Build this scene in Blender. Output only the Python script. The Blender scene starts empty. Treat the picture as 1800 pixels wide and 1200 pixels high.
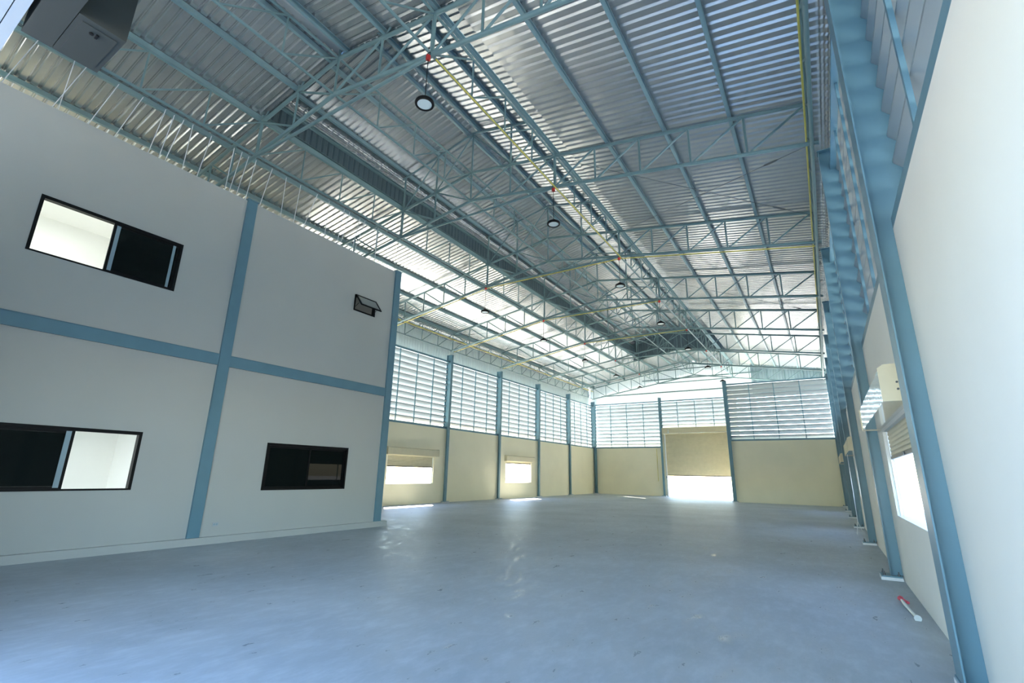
import bpy, math, random
from mathutils import Vector, Matrix
random.seed(7)
PI = math.pi
scene = bpy.context.scene
C = scene.collection

# ------------------------------------------------------------------ camera
cam_d = bpy.data.cameras.new('camera')
cam_d.sensor_width = 36.0
cam_d.lens = 847.2 / 1800 * 36
cam_d.clip_start = 0.02
cam_d.clip_end = 500
cam = bpy.data.objects.new('camera', cam_d)
C.objects.link(cam)
th, ph, ro = math.radians(32.559), math.radians(15.338), math.radians(1.099)
fw = Vector((-math.sin(th) * math.cos(ph), math.cos(th) * math.cos(ph), math.sin(ph)))
rt = Vector((math.cos(th), math.sin(th), 0))
up = rt.cross(fw)
r2 = rt * math.cos(ro) + up * math.sin(ro)
u2 = -rt * math.sin(ro) + up * math.cos(ro)
m = Matrix((r2, u2, -fw)).transposed().to_4x4()
m.translation = Vector((0, 0, 1.79))
cam.matrix_world = m
scene.camera = cam

# ------------------------------------------------------------------ world, sun, exposure
world = bpy.data.worlds.new('world')
scene.world = world
world.use_nodes = True
nt = world.node_tree
nt.nodes.clear()
wo = nt.nodes.new('ShaderNodeOutputWorld')
bg = nt.nodes.new('ShaderNodeBackground')
sky = nt.nodes.new('ShaderNodeTexSky')
sky.sky_type = 'NISHITA'
sky.sun_disc = False
sky.sun_elevation = math.radians(40)
sky.sun_rotation = math.radians(-45)
sky.air_density = 1.3
sky.dust_density = 0.4
sky.ozone_density = 2.2
bg.inputs['Strength'].default_value = 1.05
tint = nt.nodes.new('ShaderNodeMix')
tint.data_type = 'RGBA'
tint.blend_type = 'MULTIPLY'
tint.inputs[0].default_value = 1.0
tint.inputs[7].default_value = (0.90, 0.965, 1.085, 1)
nt.links.new(sky.outputs[0], tint.inputs[6])
nt.links.new(tint.outputs[2], bg.inputs['Color'])
nt.links.new(bg.outputs[0], wo.inputs['Surface'])

sun_d = bpy.data.lights.new('sun', 'SUN')
sun_d.energy = 46.0
sun_d.angle = math.radians(0.6)
sun_d.color = (1.0, 0.89, 0.72)
sun = bpy.data.objects.new('sun', sun_d)
C.objects.link(sun)
sun.location = (-60, 90, 60)
sun.rotation_euler = Vector((0.56, -0.52, -0.645)).to_track_quat('-Z', 'Y').to_euler()

vs = scene.view_settings
vs.view_transform = 'Standard'
vs.look = 'None'
vs.gamma = 1.0
vs.use_curve_mapping = False
vs.exposure = 0.52
scene.cycles.max_bounces = 14
scene.cycles.diffuse_bounces = 8
scene.cycles.glossy_bounces = 4
scene.cycles.transparent_max_bounces = 8
scene.cycles.sample_clamp_indirect = 6.0


# ------------------------------------------------------------------ materials
def srgb(r, g, b):
    f = lambda c: (c / 255 / 12.92) if c / 255 <= 0.04045 else ((c / 255 + 0.055) / 1.055) ** 2.4
    return (f(r), f(g), f(b), 1)


def mat(name, col, rough=0.5, metal=0.0, var=0.06, scale=3.0, bump=0.0, bscale=40.0, spec=0.5, stretch=(1, 1, 1), detail=4):
    mt = bpy.data.materials.new(name)
    mt.use_nodes = True
    t = mt.node_tree
    bs = t.nodes['Principled BSDF']
    bs.inputs['Roughness'].default_value = rough
    bs.inputs['Metallic'].default_value = metal
    bs.inputs['Specular IOR Level'].default_value = spec
    tc = t.nodes.new('ShaderNodeTexCoord')
    mp = t.nodes.new('ShaderNodeMapping')
    mp.inputs['Scale'].default_value = stretch
    t.links.new(tc.outputs['Object'], mp.inputs['Vector'])
    nz = t.nodes.new('ShaderNodeTexNoise')
    nz.inputs['Scale'].default_value = scale
    nz.inputs['Detail'].default_value = detail
    t.links.new(mp.outputs[0], nz.inputs['Vector'])
    cr = t.nodes.new('ShaderNodeValToRGB')
    c = Vector(col[:3])
    cr.color_ramp.elements[0].position = 0.3
    cr.color_ramp.elements[1].position = 0.7
    cr.color_ramp.elements[0].color = (*(c * (1 - var)), 1)
    cr.color_ramp.elements[1].color = (*[min(1, v * (1 + var)) for v in c], 1)
    t.links.new(nz.outputs['Fac'], cr.inputs['Fac'])
    t.links.new(cr.outputs['Color'], bs.inputs['Base Color'])
    if bump:
        n2 = t.nodes.new('ShaderNodeTexNoise')
        n2.inputs['Scale'].default_value = bscale
        n2.inputs['Detail'].default_value = 3
        t.links.new(mp.outputs[0], n2.inputs['Vector'])
        bp = t.nodes.new('ShaderNodeBump')
        bp.inputs['Strength'].default_value = bump
        bp.inputs['Distance'].default_value = 0.02
        t.links.new(n2.outputs['Fac'], bp.inputs['Height'])
        t.links.new(bp.outputs[0], bs.inputs['Normal'])
    return mt


M = {}
M['steel'] = mat('blue_grey_steel_paint', srgb(100, 138, 152), 0.38, 0, 0.05, 2.0)
M['truss'] = mat('grey_teal_steel_paint', srgb(110, 138, 140), 0.4, 0, 0.05, 2.0)
M['purlin'] = mat('lit_teal_purlin_paint', srgb(126, 154, 158), 0.4, 0, 0.05, 2.0)  # truss paint lightened to stand in for light from below
M['roof'] = mat('galvalume_sheet', (0.53, 0.55, 0.55, 1), 0.27, 0.74, 0.05, 1.2, 0.05, 6.0)
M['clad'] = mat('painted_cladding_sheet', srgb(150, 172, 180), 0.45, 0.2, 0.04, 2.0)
M['curtain_clad'] = mat('shaded_cladding_sheet', srgb(88, 108, 116), 0.45, 0.2, 0.04, 2.0)  # shade under the vent roof put into the cladding colour
M['louver'] = mat('louvre_sheet', srgb(148, 158, 161), 0.4, 0.1, 0.04, 2.0)
M['right_wall'] = mat('cool_lit_cream_render', srgb(230, 230, 222), 0.75, 0, 0.025, 0.7, 0.03, 30)  # same cream paint, cool entrance daylight put into the colour
M['wall'] = mat('warm_lit_cream_render', srgb(242, 234, 206), 0.75, 0, 0.025, 0.7, 0.03, 30)  # same paint as the right wall, warm far-end light put into it
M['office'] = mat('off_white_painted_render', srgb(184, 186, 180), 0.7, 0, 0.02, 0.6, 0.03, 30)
M['white'] = mat('white_paint', srgb(178, 183, 186), 0.6, 0, 0.02, 2)
M['grout'] = mat('white_grout', srgb(225, 228, 228), 0.8, 0, 0.05, 12)
M['black'] = mat('black_aluminium', srgb(12, 13, 14), 0.5, 0, 0.1, 4, spec=0.2)
M['shutter'] = mat('beige_shutter_paint', srgb(206, 198, 170), 0.42, 0.1, 0.04, 3)
M['hood'] = mat('pale_galvanised_hood', srgb(225, 224, 216), 0.1, 0.85, 0.03, 3, 0.15, 5.0, stretch=(1, 0.3, 1))
M['front_hood'] = mat('shaded_olive_hood_paint', srgb(54, 56, 50), 0.5, 0.1, 0.04, 3)  # shade on the underside put into the olive colour
M['yellow'] = mat('yellow_conduit', srgb(206, 192, 92), 0.4, 0, 0.05, 3)
M['red'] = mat('red_plastic', srgb(190, 50, 45), 0.45, 0, 0.05, 8)
M['pink'] = mat('pink_red_tape', srgb(214, 80, 100), 0.5, 0, 0.1, 30)
M['lens'] = mat('frosted_lamp_lens', srgb(225, 238, 238), 0.35, 0, 0.01, 5)
M['zinc'] = mat('zinc_wire', srgb(232, 236, 238), 0.35, 0.0, 0.03, 8)
M['bolt'] = mat('bolt_steel', srgb(90, 96, 100), 0.4, 0.7, 0.05, 10)
M['dark'] = mat('dark_rod_steel', srgb(70, 82, 86), 0.5, 0.2, 0.05, 6)
M['ground'] = mat('pale_concrete_yard', srgb(202, 200, 192), 0.85, 0, 0.06, 0.4)
M['room'] = mat('cream_room_paint', srgb(240, 239, 234), 0.8, 0, 0.01, 1)
M['plastic'] = mat('clear_grey_plastic', srgb(205, 215, 214), 0.3, 0, 0.04, 10)
M['mortar'] = mat('ridge_capping', srgb(180, 186, 188), 0.45, 0.4, 0.04, 2)


def floor_mat():
    mt = bpy.data.materials.new('power_floated_concrete')
    mt.use_nodes = True
    t = mt.node_tree
    bs = t.nodes['Principled BSDF']
    tc = t.nodes.new('ShaderNodeTexCoord')
    n1 = t.nodes.new('ShaderNodeTexNoise')
    n1.inputs['Scale'].default_value = 0.35
    n1.inputs['Detail'].default_value = 8
    n1.inputs['Roughness'].default_value = 0.62
    t.links.new(tc.outputs['Object'], n1.inputs['Vector'])
    mp = t.nodes.new('ShaderNodeMapping')
    mp.inputs['Scale'].default_value = (2.2, 0.9, 1)
    mp.inputs['Rotation'].default_value = (0, 0, 0.5)
    t.links.new(tc.outputs['Object'], mp.inputs['Vector'])
    n2 = t.nodes.new('ShaderNodeTexNoise')
    n2.inputs['Scale'].default_value = 2.4
    n2.inputs['Detail'].default_value = 9
    n2.inputs['Roughness'].default_value = 0.7
    t.links.new(mp.outputs[0], n2.inputs['Vector'])
    mx = t.nodes.new('ShaderNodeMix')
    mx.data_type = 'FLOAT'
    mx.inputs[0].default_value = 0.5
    t.links.new(n1.outputs['Fac'], mx.inputs[2])
    t.links.new(n2.outputs['Fac'], mx.inputs[3])
    cr = t.nodes.new('ShaderNodeValToRGB')
    cr.color_ramp.elements[0].position = 0.36
    cr.color_ramp.elements[1].position = 0.64
    cr.color_ramp.elements[0].color = srgb(152, 160, 164)
    cr.color_ramp.elements[1].color = srgb(190, 197, 201)
    t.links.new(mx.outputs[0], cr.inputs['Fac'])
    t.links.new(cr.outputs['Color'], bs.inputs['Base Color'])
    r = t.nodes.new('ShaderNodeMapRange')
    r.inputs['From Min'].default_value = 0.34
    r.inputs['From Max'].default_value = 0.46
    r.inputs['To Min'].default_value = 0.22
    r.inputs['To Max'].default_value = 0.56
    t.links.new(n2.outputs['Fac'], r.inputs['Value'])
    t.links.new(r.outputs[0], bs.inputs['Roughness'])
    bp = t.nodes.new('ShaderNodeBump')
    bp.inputs['Strength'].default_value = 0.12
    bp.inputs['Distance'].default_value = 0.01
    t.links.new(n2.outputs['Fac'], bp.inputs['Height'])
    t.links.new(bp.outputs[0], bs.inputs['Normal'])
    return mt


M['floor'] = floor_mat()


def glass_mat(name, tint, body=(0.02, 0.03, 0.028, 1), fac=0.3, ior=1.22):
    mt = bpy.data.materials.new(name)
    mt.use_nodes = True
    t = mt.node_tree
    t.nodes.clear()
    o = t.nodes.new('ShaderNodeOutputMaterial')
    tr = t.nodes.new('ShaderNodeBsdfTransparent')
    tr.inputs['Color'].default_value = tint
    gl = t.nodes.new('ShaderNodeBsdfGlossy')
    gl.inputs['Roughness'].default_value = 0.02
    fr = t.nodes.new('ShaderNodeFresnel')
    fr.inputs['IOR'].default_value = ior
    mx = t.nodes.new('ShaderNodeMixShader')
    mm = t.nodes.new('ShaderNodeMath')
    mm.operation = 'MULTIPLY'
    mm.inputs[1].default_value = 0.45
    t.links.new(fr.outputs[0], mm.inputs[0])
    t.links.new(mm.outputs[0], mx.inputs[0])
    df = t.nodes.new('ShaderNodeBsdfDiffuse')
    df.inputs['Color'].default_value = body
    m0 = t.nodes.new('ShaderNodeMixShader')
    m0.inputs[0].default_value = fac
    t.links.new(tr.outputs[0], m0.inputs[1])
    t.links.new(df.outputs[0], m0.inputs[2])
    t.links.new(m0.outputs[0], mx.inputs[1])
    t.links.new(gl.outputs[0], mx.inputs[2])
    t.links.new(mx.outputs[0], o.inputs['Surface'])
    return mt


M['tint'] = glass_mat('dark_tinted_glass', (0.05, 0.06, 0.065, 1))
M['clear'] = glass_mat('pale_obscure_glass', (0.5, 0.55, 0.55, 1), (0.42, 0.46, 0.44, 1), 0.75, 1.4)


def translucent_mat():
    mt = bpy.data.materials.new('translucent_white_sheet')
    mt.use_nodes = True
    t = mt.node_tree
    t.nodes.clear()
    o = t.nodes.new('ShaderNodeOutputMaterial')
    df = t.nodes.new('ShaderNodeBsdfDiffuse')
    df.inputs['Color'].default_value = (0.75, 0.8, 0.8, 1)
    tl = t.nodes.new('ShaderNodeBsdfTranslucent')
    tl.inputs['Color'].default_value = (0.72, 0.82, 0.82, 1)
    mx = t.nodes.new('ShaderNodeMixShader')
    mx.inputs[0].default_value = 0.05
    t.links.new(df.outputs[0], mx.inputs[1])
    t.links.new(tl.outputs[0], mx.inputs[2])
    t.links.new(mx.outputs[0], o.inputs['Surface'])
    return mt


M['trans'] = translucent_mat()


def emit_mat(name, col, s):
    mt = bpy.data.materials.new(name)
    mt.use_nodes = True
    t = mt.node_tree
    bs = t.nodes['Principled BSDF']
    bs.inputs['Emission Color'].default_value = col
    bs.inputs['Emission Strength'].default_value = s
    bs.inputs['Base Color'].default_value = (0.9, 0.9, 0.9, 1)
    return mt


M['added_glow'] = emit_mat('added_glow_panel', (0.86, 0.94, 1.0, 1), 34.0)  # glow of the panels added inside the office rooms


# ------------------------------------------------------------------ mesh helpers
class MB:
    def __init__(s):
        s.v, s.f, s.sm = [], [], False

    def box(s, x0, x1, y0, y1, z0, z1):
        b = len(s.v)
        s.v += [(x, y, z) for z in (z0, z1) for y in (y0, y1) for x in (x0, x1)]
        s.f += [tuple(b + i for i in q) for q in ((0, 2, 3, 1), (4, 5, 7, 6), (0, 1, 5, 4), (2, 6, 7, 3), (0, 4, 6, 2), (1, 3, 7, 5))]
        return s

    def tube(s, p, q, r, n=8, r2=None, cap=True):
        p, q = Vector(p), Vector(q)
        d = (q - p).normalized()
        a = d.cross(Vector((0, 0, 1)) if abs(d.z) < 0.95 else Vector((1, 0, 0))).normalized()
        c = d.cross(a)
        b = len(s.v)
        r2 = r if r2 is None else r2
        for pt, rr in ((p, r), (q, r2)):
            for i in range(n):
                t = 2 * PI * i / n
                s.v.append(tuple(pt + a * (rr * math.cos(t)) + c * (rr * math.sin(t))))
        for i in range(n):
            j = (i + 1) % n
            s.f.append((b + i, b + j, b + n + j, b + n + i))
        if cap:
            s.f.append(tuple(b + n - 1 - i for i in range(n)))
            s.f.append(tuple(b + n + i for i in range(n)))
        return s

    def path(s, pts, r, n=6):
        for i in range(len(pts) - 1):
            s.tube(pts[i], pts[i + 1], r, n)
        return s

    def prism(s, poly, axis, a0, a1):
        # poly: list of 2D points in the plane perpendicular to axis ('x': (y,z), 'y': (x,z), 'z': (x,y))
        b = len(s.v)
        n = len(poly)
        for a in (a0, a1):
            for (u, w) in poly:
                s.v.append({'x': (a, u, w), 'y': (u, a, w), 'z': (u, w, a)}[axis])
        for i in range(n):
            j = (i + 1) % n
            s.f.append((b + i, b + j, b + n + j, b + n + i))
        s.f.append(tuple(b + n - 1 - i for i in range(n)))
        s.f.append(tuple(b + n + i for i in range(n)))
        return s

    def strip(s, poly, axis, a0, a1, t):
        # open thin sheet along a 2D polyline given thickness t
        off = []
        for i in range(len(poly)):
            p0 = Vector(poly[max(0, i - 1)])
            p1 = Vector(poly[min(len(poly) - 1, i + 1)])
            d = (p1 - p0).normalized()
            off.append((poly[i][0] - d.y * t, poly[i][1] + d.x * t))
        return s.prism(list(poly) + off[::-1], axis, a0, a1)

    def mesh(s, name, material, smooth=False):
        me = bpy.data.meshes.new(name)
        me.from_pydata([tuple(v) for v in s.v], [], s.f)
        me.materials.append(material)
        me.update()
        import bmesh
        bm = bmesh.new()
        bm.from_mesh(me)
        bmesh.ops.recalc_face_normals(bm, faces=bm.faces)
        bm.to_mesh(me)
        bm.free()
        if smooth:
            me.polygons.foreach_set('use_smooth', [True] * len(me.polygons))
            try:
                me.set_sharp_from_angle(angle=math.radians(50))
            except Exception:
                pass
        return me

    def build(s, name, material, parent=None, loc=(0, 0, 0), rz=0, smooth=False):
        return obj(name, s.mesh(name, material, smooth), parent, loc, rz)


def obj(name, me, parent=None, loc=(0, 0, 0), rz=0):
    o = bpy.data.objects.new(name, me)
    C.objects.link(o)
    o.location = loc
    o.rotation_euler = (0, 0, rz)
    if parent is not None:
        o.parent = parent
    return o


def tag(o, label, cat, group=None, kind=None):
    o['label'] = label
    o['category'] = cat
    if group:
        o['group'] = group
    if kind:
        o['kind'] = kind
    return o


def thing(name, label, cat, loc=(0, 0, 0), rz=0, group=None, kind=None):
    o = bpy.data.objects.new(name, None)
    C.objects.link(o)
    o.empty_display_size = 0.2
    o.location = loc
    o.rotation_euler = (0, 0, rz)
    return tag(o, label, cat, group, kind)


def struct(o, label=None, cat=None):
    o['kind'] = 'structure'
    if label:
        o['label'] = label
    if cat:
        o['category'] = cat
    return o


ORD = ['first', 'second', 'third', 'fourth', 'fifth', 'sixth', 'seventh', 'eighth', 'ninth', 'tenth']

# ------------------------------------------------------------------ dimensions
Yk = [0.345 + 6 * k for k in range(9)]            # bay lines 0..8
XR = -9.80                                        # ridge
XE = 0.69                                         # right truss end
XLE = 2 * XR - XE                                 # left truss end
SL = 0.165
ZT = 10.85                                        # top chord centre at the eave
DEP = 1.17                                        # truss depth
RW, LW, FW, NW = 0.96, -20.42, 48.40, 42.40       # inner wall faces
ZS = 4.50                                         # masonry top
ZL0, ZL1 = 4.63, 8.86                             # louvre zone
ztop = lambda x: ZT + SL * ((XE - x) if x > XR else (x - XLE))
zbot = lambda x: ztop(x) - DEP
OX = -13.07                                       # office wall face
OZ = 9.20                                         # office wall top

# ------------------------------------------------------------------ floor and yard
fl = MB().box(LW - 0.2, RW + 0.2, 0.2, 48.6, -0.15, 0.0).build('floor', M['floor'])
struct(fl, 'bluish grey power floated concrete warehouse floor', 'floor')
gd = MB().box(-140, 120, -90, 170, -0.6, -0.151).build('ground', M['ground'])
struct(gd, 'pale sunlit concrete yard outside the warehouse', 'ground')

# ------------------------------------------------------------------ walls
def wall_boxes(mb, axis, f0, f1, a0, a1, z1, openings):
    """masonry between a0..a1 along the axis with rectangular openings (o0,o1,zb,zt)"""
    def bx(p, q, z0, zz):
        if q - p < 1e-4 or zz - z0 < 1e-4:
            return
        if axis == 'y':
            mb.box(min(f0, f1), max(f0, f1), p, q, z0, zz)
        else:
            mb.box(p, q, min(f0, f1), max(f0, f1), z0, zz)
    cur = a0
    for (o0, o1, zb, zt) in sorted(openings):
        bx(cur, o0, 0, z1)
        bx(o0, o1, 0, zb)
        bx(o0, o1, zt, z1)
        cur = o1
    bx(cur, a1, 0, z1)


WIN = (1.14, 2.66)
def bay_c(k):
    return (Yk[k] + Yk[k + 1]) / 2


mb = MB()
for k in range(0, 7):
    op = []
    if k in (1, 3, 5):
        c = bay_c(k)
        op = [(c - 1.9, c + 2.0, WIN[0] + 0.06, WIN[1])]
    wall_boxes(mb, 'y', RW, RW + 0.2, Yk[k] + (0.02 if k == 0 else 0.009), Yk[k + 1] - 0.009, ZS, op)
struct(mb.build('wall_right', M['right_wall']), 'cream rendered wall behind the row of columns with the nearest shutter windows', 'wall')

mb = MB()
for k in range(0, 8):
    op = []
    if k in (3, 5):
        c = bay_c(k)
        op = [(c - 1.9, c + 1.95, WIN[0], WIN[1])]
    wall_boxes(mb, 'y', LW - 0.2, LW, Yk[k] + 0.009, Yk[k + 1] - 0.009, ZS if k >= 2 else 9.0, op)
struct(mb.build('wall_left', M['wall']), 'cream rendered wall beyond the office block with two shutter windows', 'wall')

mb = MB()
mb.box(LW + 0.17, -13.309, FW, FW + 0.2, 0, ZS)
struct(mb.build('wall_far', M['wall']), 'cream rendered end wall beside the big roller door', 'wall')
mb = MB()
mb.box(-6.18, RW - 0.17, NW, NW + 0.2, 0, ZS + 0.12)
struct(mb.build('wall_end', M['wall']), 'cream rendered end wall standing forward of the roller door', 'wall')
mb = MB()
mb.box(-6.5, -6.3, NW + 0.42, FW + 0.18, 0, 9.0)
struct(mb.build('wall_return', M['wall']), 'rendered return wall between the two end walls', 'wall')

# front wall with the opening the camera looks through
mb = MB()
y0, y1 = 0.285, 0.345
DX0, DX1, DZ = -7.4, 0.62, 4.5  # unseen left edge placed for how much entrance daylight gets in
mb.box(LW - 0.25, DX0, y0, y1, 0, DZ)
mb.box(DX1, RW + 0.25, y0, y1, 0, DZ)
mb.box(LW - 0.25, RW + 0.25, y0, y1, DZ, 5.3)
fg = MB().prism([(LW - 0.25, 8.99), (RW + 0.25, 8.99), (RW + 0.25, 10.7), (XR, 12.65), (LW - 0.25, 10.7)], 'y', y0 + 0.03, y0 + 0.032).build('wall_gable', M['trans'])
struct(fg, 'white translucent gable over the entrance', 'wall')
struct(mb.build('wall_front', M['white']), 'white front wall over the entrance opening', 'wall')
tr = MB().box(DX0 - 0.4, DX1 + 0.3, 0.05, 0.28, DZ, DZ + 0.5).build('trim_1', M['white'])
struct(tr, 'white lintel beam over the entrance opening', 'trim')

# ------------------------------------------------------------------ office block
W_UP = (2.21, 4.92, 5.97, 7.22)
W_LO = (2.21, 4.92, 1.29, 2.55)
W_DK = (7.93, 10.71, 1.23, 2.50)
W_SM = (10.30, 11.25, 7.12, 7.70)
OY1 = 12.32
mb = MB()
def office_wall(mb, a0, a1, wins):
    ys = sorted(set([a0, a1] + [w[0] for w in wins] + [w[1] for w in wins]))
    for p, q in zip(ys[:-1], ys[1:]):
        cur = 0
        for w in sorted([w for w in wins if w[0] <= p + 1e-6 and w[1] >= q - 1e-6], key=lambda w: w[2]):
            mb.box(OX - 0.14, OX, p, q, cur, w[2])
            cur = w[3]
        mb.box(OX - 0.14, OX, p, q, cur, OZ)
office_wall(mb, 0.36, OY1 - 0.02, [W_UP, W_LO, W_DK, W_SM])
mb.box(LW + 0.01, OX - 0.14, OY1 - 0.16, OY1 - 0.02, 0, OZ)            # return wall
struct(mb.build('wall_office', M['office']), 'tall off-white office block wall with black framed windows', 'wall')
bb = MB().box(OX, OX + 0.13, 0.36, OY1 + 0.22, 0, 0.165)
bb.box(OX - 0.2, OX, OY1 + 0.001, OY1 + 0.22, 0, 0.165)
struct(bb.build('baseboard_office', M['office']), 'off-white concrete kerb along the foot of the office block', 'baseboard')
# inner rooms
mb = MB()
BX = -18.2
mb.box(BX - 0.1, BX, 0.4, OY1 - 0.2, 0, 8.85)                         # back wall
mb.box(BX, OX - 0.141, 0.37, 0.42, 0, 8.85)
mb.box(BX, OX - 0.141, 6.22, 6.36, 0, 8.85)                           # partition
mb.box(BX, OX - 0.141, 9.7, 9.78, 4.61, 8.85)
mb.box(BX, OX - 0.141, 0.42, OY1 - 0.17, 4.46, 4.60)                  # slab
mb.box(BX, OX - 0.141, 0.42, OY1 - 0.17, 8.70, 8.78)                  # upper ceiling
mb.box(BX, OX - 0.141, 0.42, 6.21, 3.0, 3.06)                         # lower ceiling
struct(mb.build('wall_rooms', M['room']), 'cream inner walls of the rooms behind the office windows', 'wall')


def added_room_panel(x, y, z, label, s=0.6):  # added glowing panels that brighten the rooms behind the windows
    t = thing('added_room_light', label, 'lamp', (x, y, z))
    MB().box(-s / 2 - 0.03, s / 2 + 0.03, -s / 2 - 0.03, s / 2 + 0.03, -0.03, 0).build('frame', M['white'], t)
    MB().box(-s / 2, s / 2, -s / 2, s / 2, -0.036, -0.031).build('diffuser', M['added_glow'], t)
added_room_panel(-15.2, 2.6, 8.698, 'added square glowing panel brightening the upper office room', 1.1)
added_room_panel(-15.4, 2.2, 2.998, 'added square glowing panel brightening the lower office room', 1.15)
added_room_panel(-15.0, 10.9, 8.698, 'added small glowing panel brightening the small upper washroom', 0.14)
lp = thing('linear_lamp', 'small white batten lamp seen through the upper office window', 'lamp', (-14.9, 4.35, 8.66))
MB().prism([(-0.05, 0), (0.05, 0), (0.03, 0.04), (-0.03, 0.04)], 'y', -0.45, 0.45).build('body', M['clad'], lp)
MB().box(-0.02, 0.02, -0.43, 0.43, -0.02, 0).build('tube_cover', M['lens'], lp)

# ------------------------------------------------------------------ columns
def column(x, y, rz, ztop_, label, group, depth=0.39, bolts=True, name='steel_column', w=0.1, pad=True):
    t = thing(name, label, 'column', (x, y, 0), rz, group)
    z0 = 0.075
    MB().box(-w, w, 0, 0.014, z0, ztop_).build('inner_flange', M['steel'], t)
    MB().box(-0.006, 0.006, 0.014, depth, z0, ztop_).build('web', M['steel'], t)
    MB().box(-w, w, depth, depth + 0.014, z0, ztop_).build('outer_flange', M['steel'], t)
    MB().box(-w - 0.02, w + 0.02, -0.02, depth + 0.02, ztop_, ztop_ + 0.02).build('cap_plate', M['steel'], t)
    px, py0 = (0.2, -0.15) if pad else (w + 0.01, -0.01)
    MB().box(-px, px, py0, 0.17, 0.052, 0.075).build('base_plate', M['steel'], t)
    MB().prism([(-px, 0.05), (-px - 0.015, 0.0), (px + 0.015, 0.0), (px, 0.05)], 'y', py0 - 0.01, 0.175).build('grout_pad', M['grout'], t)
    if bolts and pad:
        me = None
        for (bx, by) in ((-0.15, -0.1), (0.15, -0.1), (-0.15, 0.12), (0.15, 0.12)):
            if me is None:
                me = MB().tube((0, 0, 0), (0, 0, 0.035), 0.02, 6).tube((0, 0, 0.035), (0, 0, 0.075), 0.01, 6).mesh('anchor_bolt', M['bolt'])
            obj('anchor_bolt', me, t, (bx, by, 0.075))
    return t


CT = 9.36
for k in range(1, 8):
    lab = ['blue steel column beside the near end of the shutter hood with its pad out of sight',
           'blue steel column just past the largest shutter window',
           'blue steel column one bay beyond the largest shutter window',
           'blue steel column right after the second shutter hood and its white strap',
           'blue steel column standing two bays before the forward end wall',
           'blue steel column standing one bay before the forward end wall',
           'blue steel column in the corner against the forward end wall'][k - 1]
    column(0.77, Yk[k], -PI / 2, CT if k > 0 else CT, lab, 'columns along the louvred right wall', w=0.19 if k == 1 else 0.1, pad=(k != 1))
for k in range(3, 9):
    lab = 'blue steel column on the far long wall, %s' % (
        'hidden behind the office block corner' if k == 3 else
        ['', '', '', '', 'first past the office block', 'second past the office block', 'third past the office block',
         'fourth past the office block', 'in the room corner'][k])
    column(-20.23, Yk[k], PI / 2, CT, lab, 'columns along the left wall', bolts=False)
column(-13.30, 48.20, 0, CT, 'blue steel column beside the pale yellow conduit and roller door', None, bolts=False)
column(-6.27, 42.20, 0, CT + 0.1, 'blue steel column at the free edge of the forward end wall', None, bolts=False, w=0.13)
column(-20.23 + 0.13, 48.02, 0, CT - 0.3, 'slim blue corner post where long wall and end wall meet', None, depth=0.2, bolts=False, w=0.06)
# office block columns and beam (flanges proud of the wall face)
for y, lab in ((6.38, 'blue steel strip column in the middle of the office wall'), (12.18, 'blue steel column at the office block corner')):
    t = thing('office_column', lab, 'column', (OX, y, 0.166), 0, 'columns on the office wall')
    MB().box(0.001, 0.06, -0.14, 0.14, 0, OZ + 0.02 - 0.166).build('flange', M['steel'], t)
    MB().box(0.061, 0.066, -0.14, -0.125, 0, OZ - 0.2).build('edge_bead', M['steel'], t)
    MB().box(-0.2, 0.1, -0.16, 0.16, OZ + 0.02 - 0.165, OZ + 0.045 - 0.166).build('cap_plate', M['steel'], t)
for ya, yb, lab in ((0.37, 6.235, 'blue steel floor beam on the office wall before the middle column'),
                    (6.525, 12.035, 'blue steel floor beam on the office wall between the two columns')):
    t = thing('floor_beam', lab, 'beam', (OX, ya, 4.39), 0, 'floor beams on the office wall')
    MB().box(0.001, 0.045, 0, yb - ya, 0, 0.27).build('web', M['steel'], t)
    MB().box(0.001, 0.055, 0, yb - ya, 0.271, 0.283).build('top_flange', M['steel'], t)
    MB().box(0.001, 0.055, 0, yb - ya, -0.013, -0.001).build('bottom_flange', M['steel'], t)

# ------------------------------------------------------------------ office windows
def sliding_window(n, w, label, left_x, right_x, left_glass, right_glass):
    """sashes: a dark glazed sash is set at the given side(s)"""
    a0, a1, z0, z1 = w
    t = thing('window_%d' % n, label, 'window', (OX, a0, z0), 0, kind='structure')
    W, H = a1 - a0, z1 - z0
    f = MB()
    f.box(-0.12, 0.012, 0, 0.06, 0, H).box(-0.12, 0.012, W - 0.06, W, 0, H)
    f.box(-0.12, 0.012, 0.06, W - 0.06, 0, 0.035).box(-0.12, 0.012, 0.06, W - 0.06, H - 0.07, H)
    f.build('frame', M['black'], t)
    def sash(p, q, x):
        s = MB()
        s.box(x - 0.02, x + 0.02, p, p + 0.05, 0.036, H - 0.071).box(x - 0.02, x + 0.02, q - 0.05, q, 0.036, H - 0.071)
        s.box(x - 0.02, x + 0.02, p + 0.05, q - 0.05, 0.036, 0.09).box(x - 0.02, x + 0.02, p + 0.05, q - 0.05, H - 0.125, H - 0.071)
        so = s.build('sash', M['black'], t)
        MB().box(x - 0.003, x + 0.003, p + 0.051, q - 0.051, 0.091, H - 0.126).build('pane', M['tint'], so)
    if left_glass:
        sash(*left_glass)
    if right_glass:
        sash(*right_glass)
    return t
sliding_window(1, W_UP, 'wide black framed upper window slid half open with bright room behind', 0, 0, None, (1.28, 2.649, -0.03))
o = MB().box(-0.0095, -0.004, 1.335, 1.41, 0.06, 1.15).build('interlock_stile', M['clad'], bpy.data.objects['window_1'])
o = MB().box(-0.0095, -0.004, 2.50, 2.56, 0.06, 1.15).build('interlock_stile', M['clad'], bpy.data.objects['window_1'])
sliding_window(2, W_LO, 'wide black framed lower window slid half open showing a cream room', 0, 0, (0.08, 1.52, -0.03), None)
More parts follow.
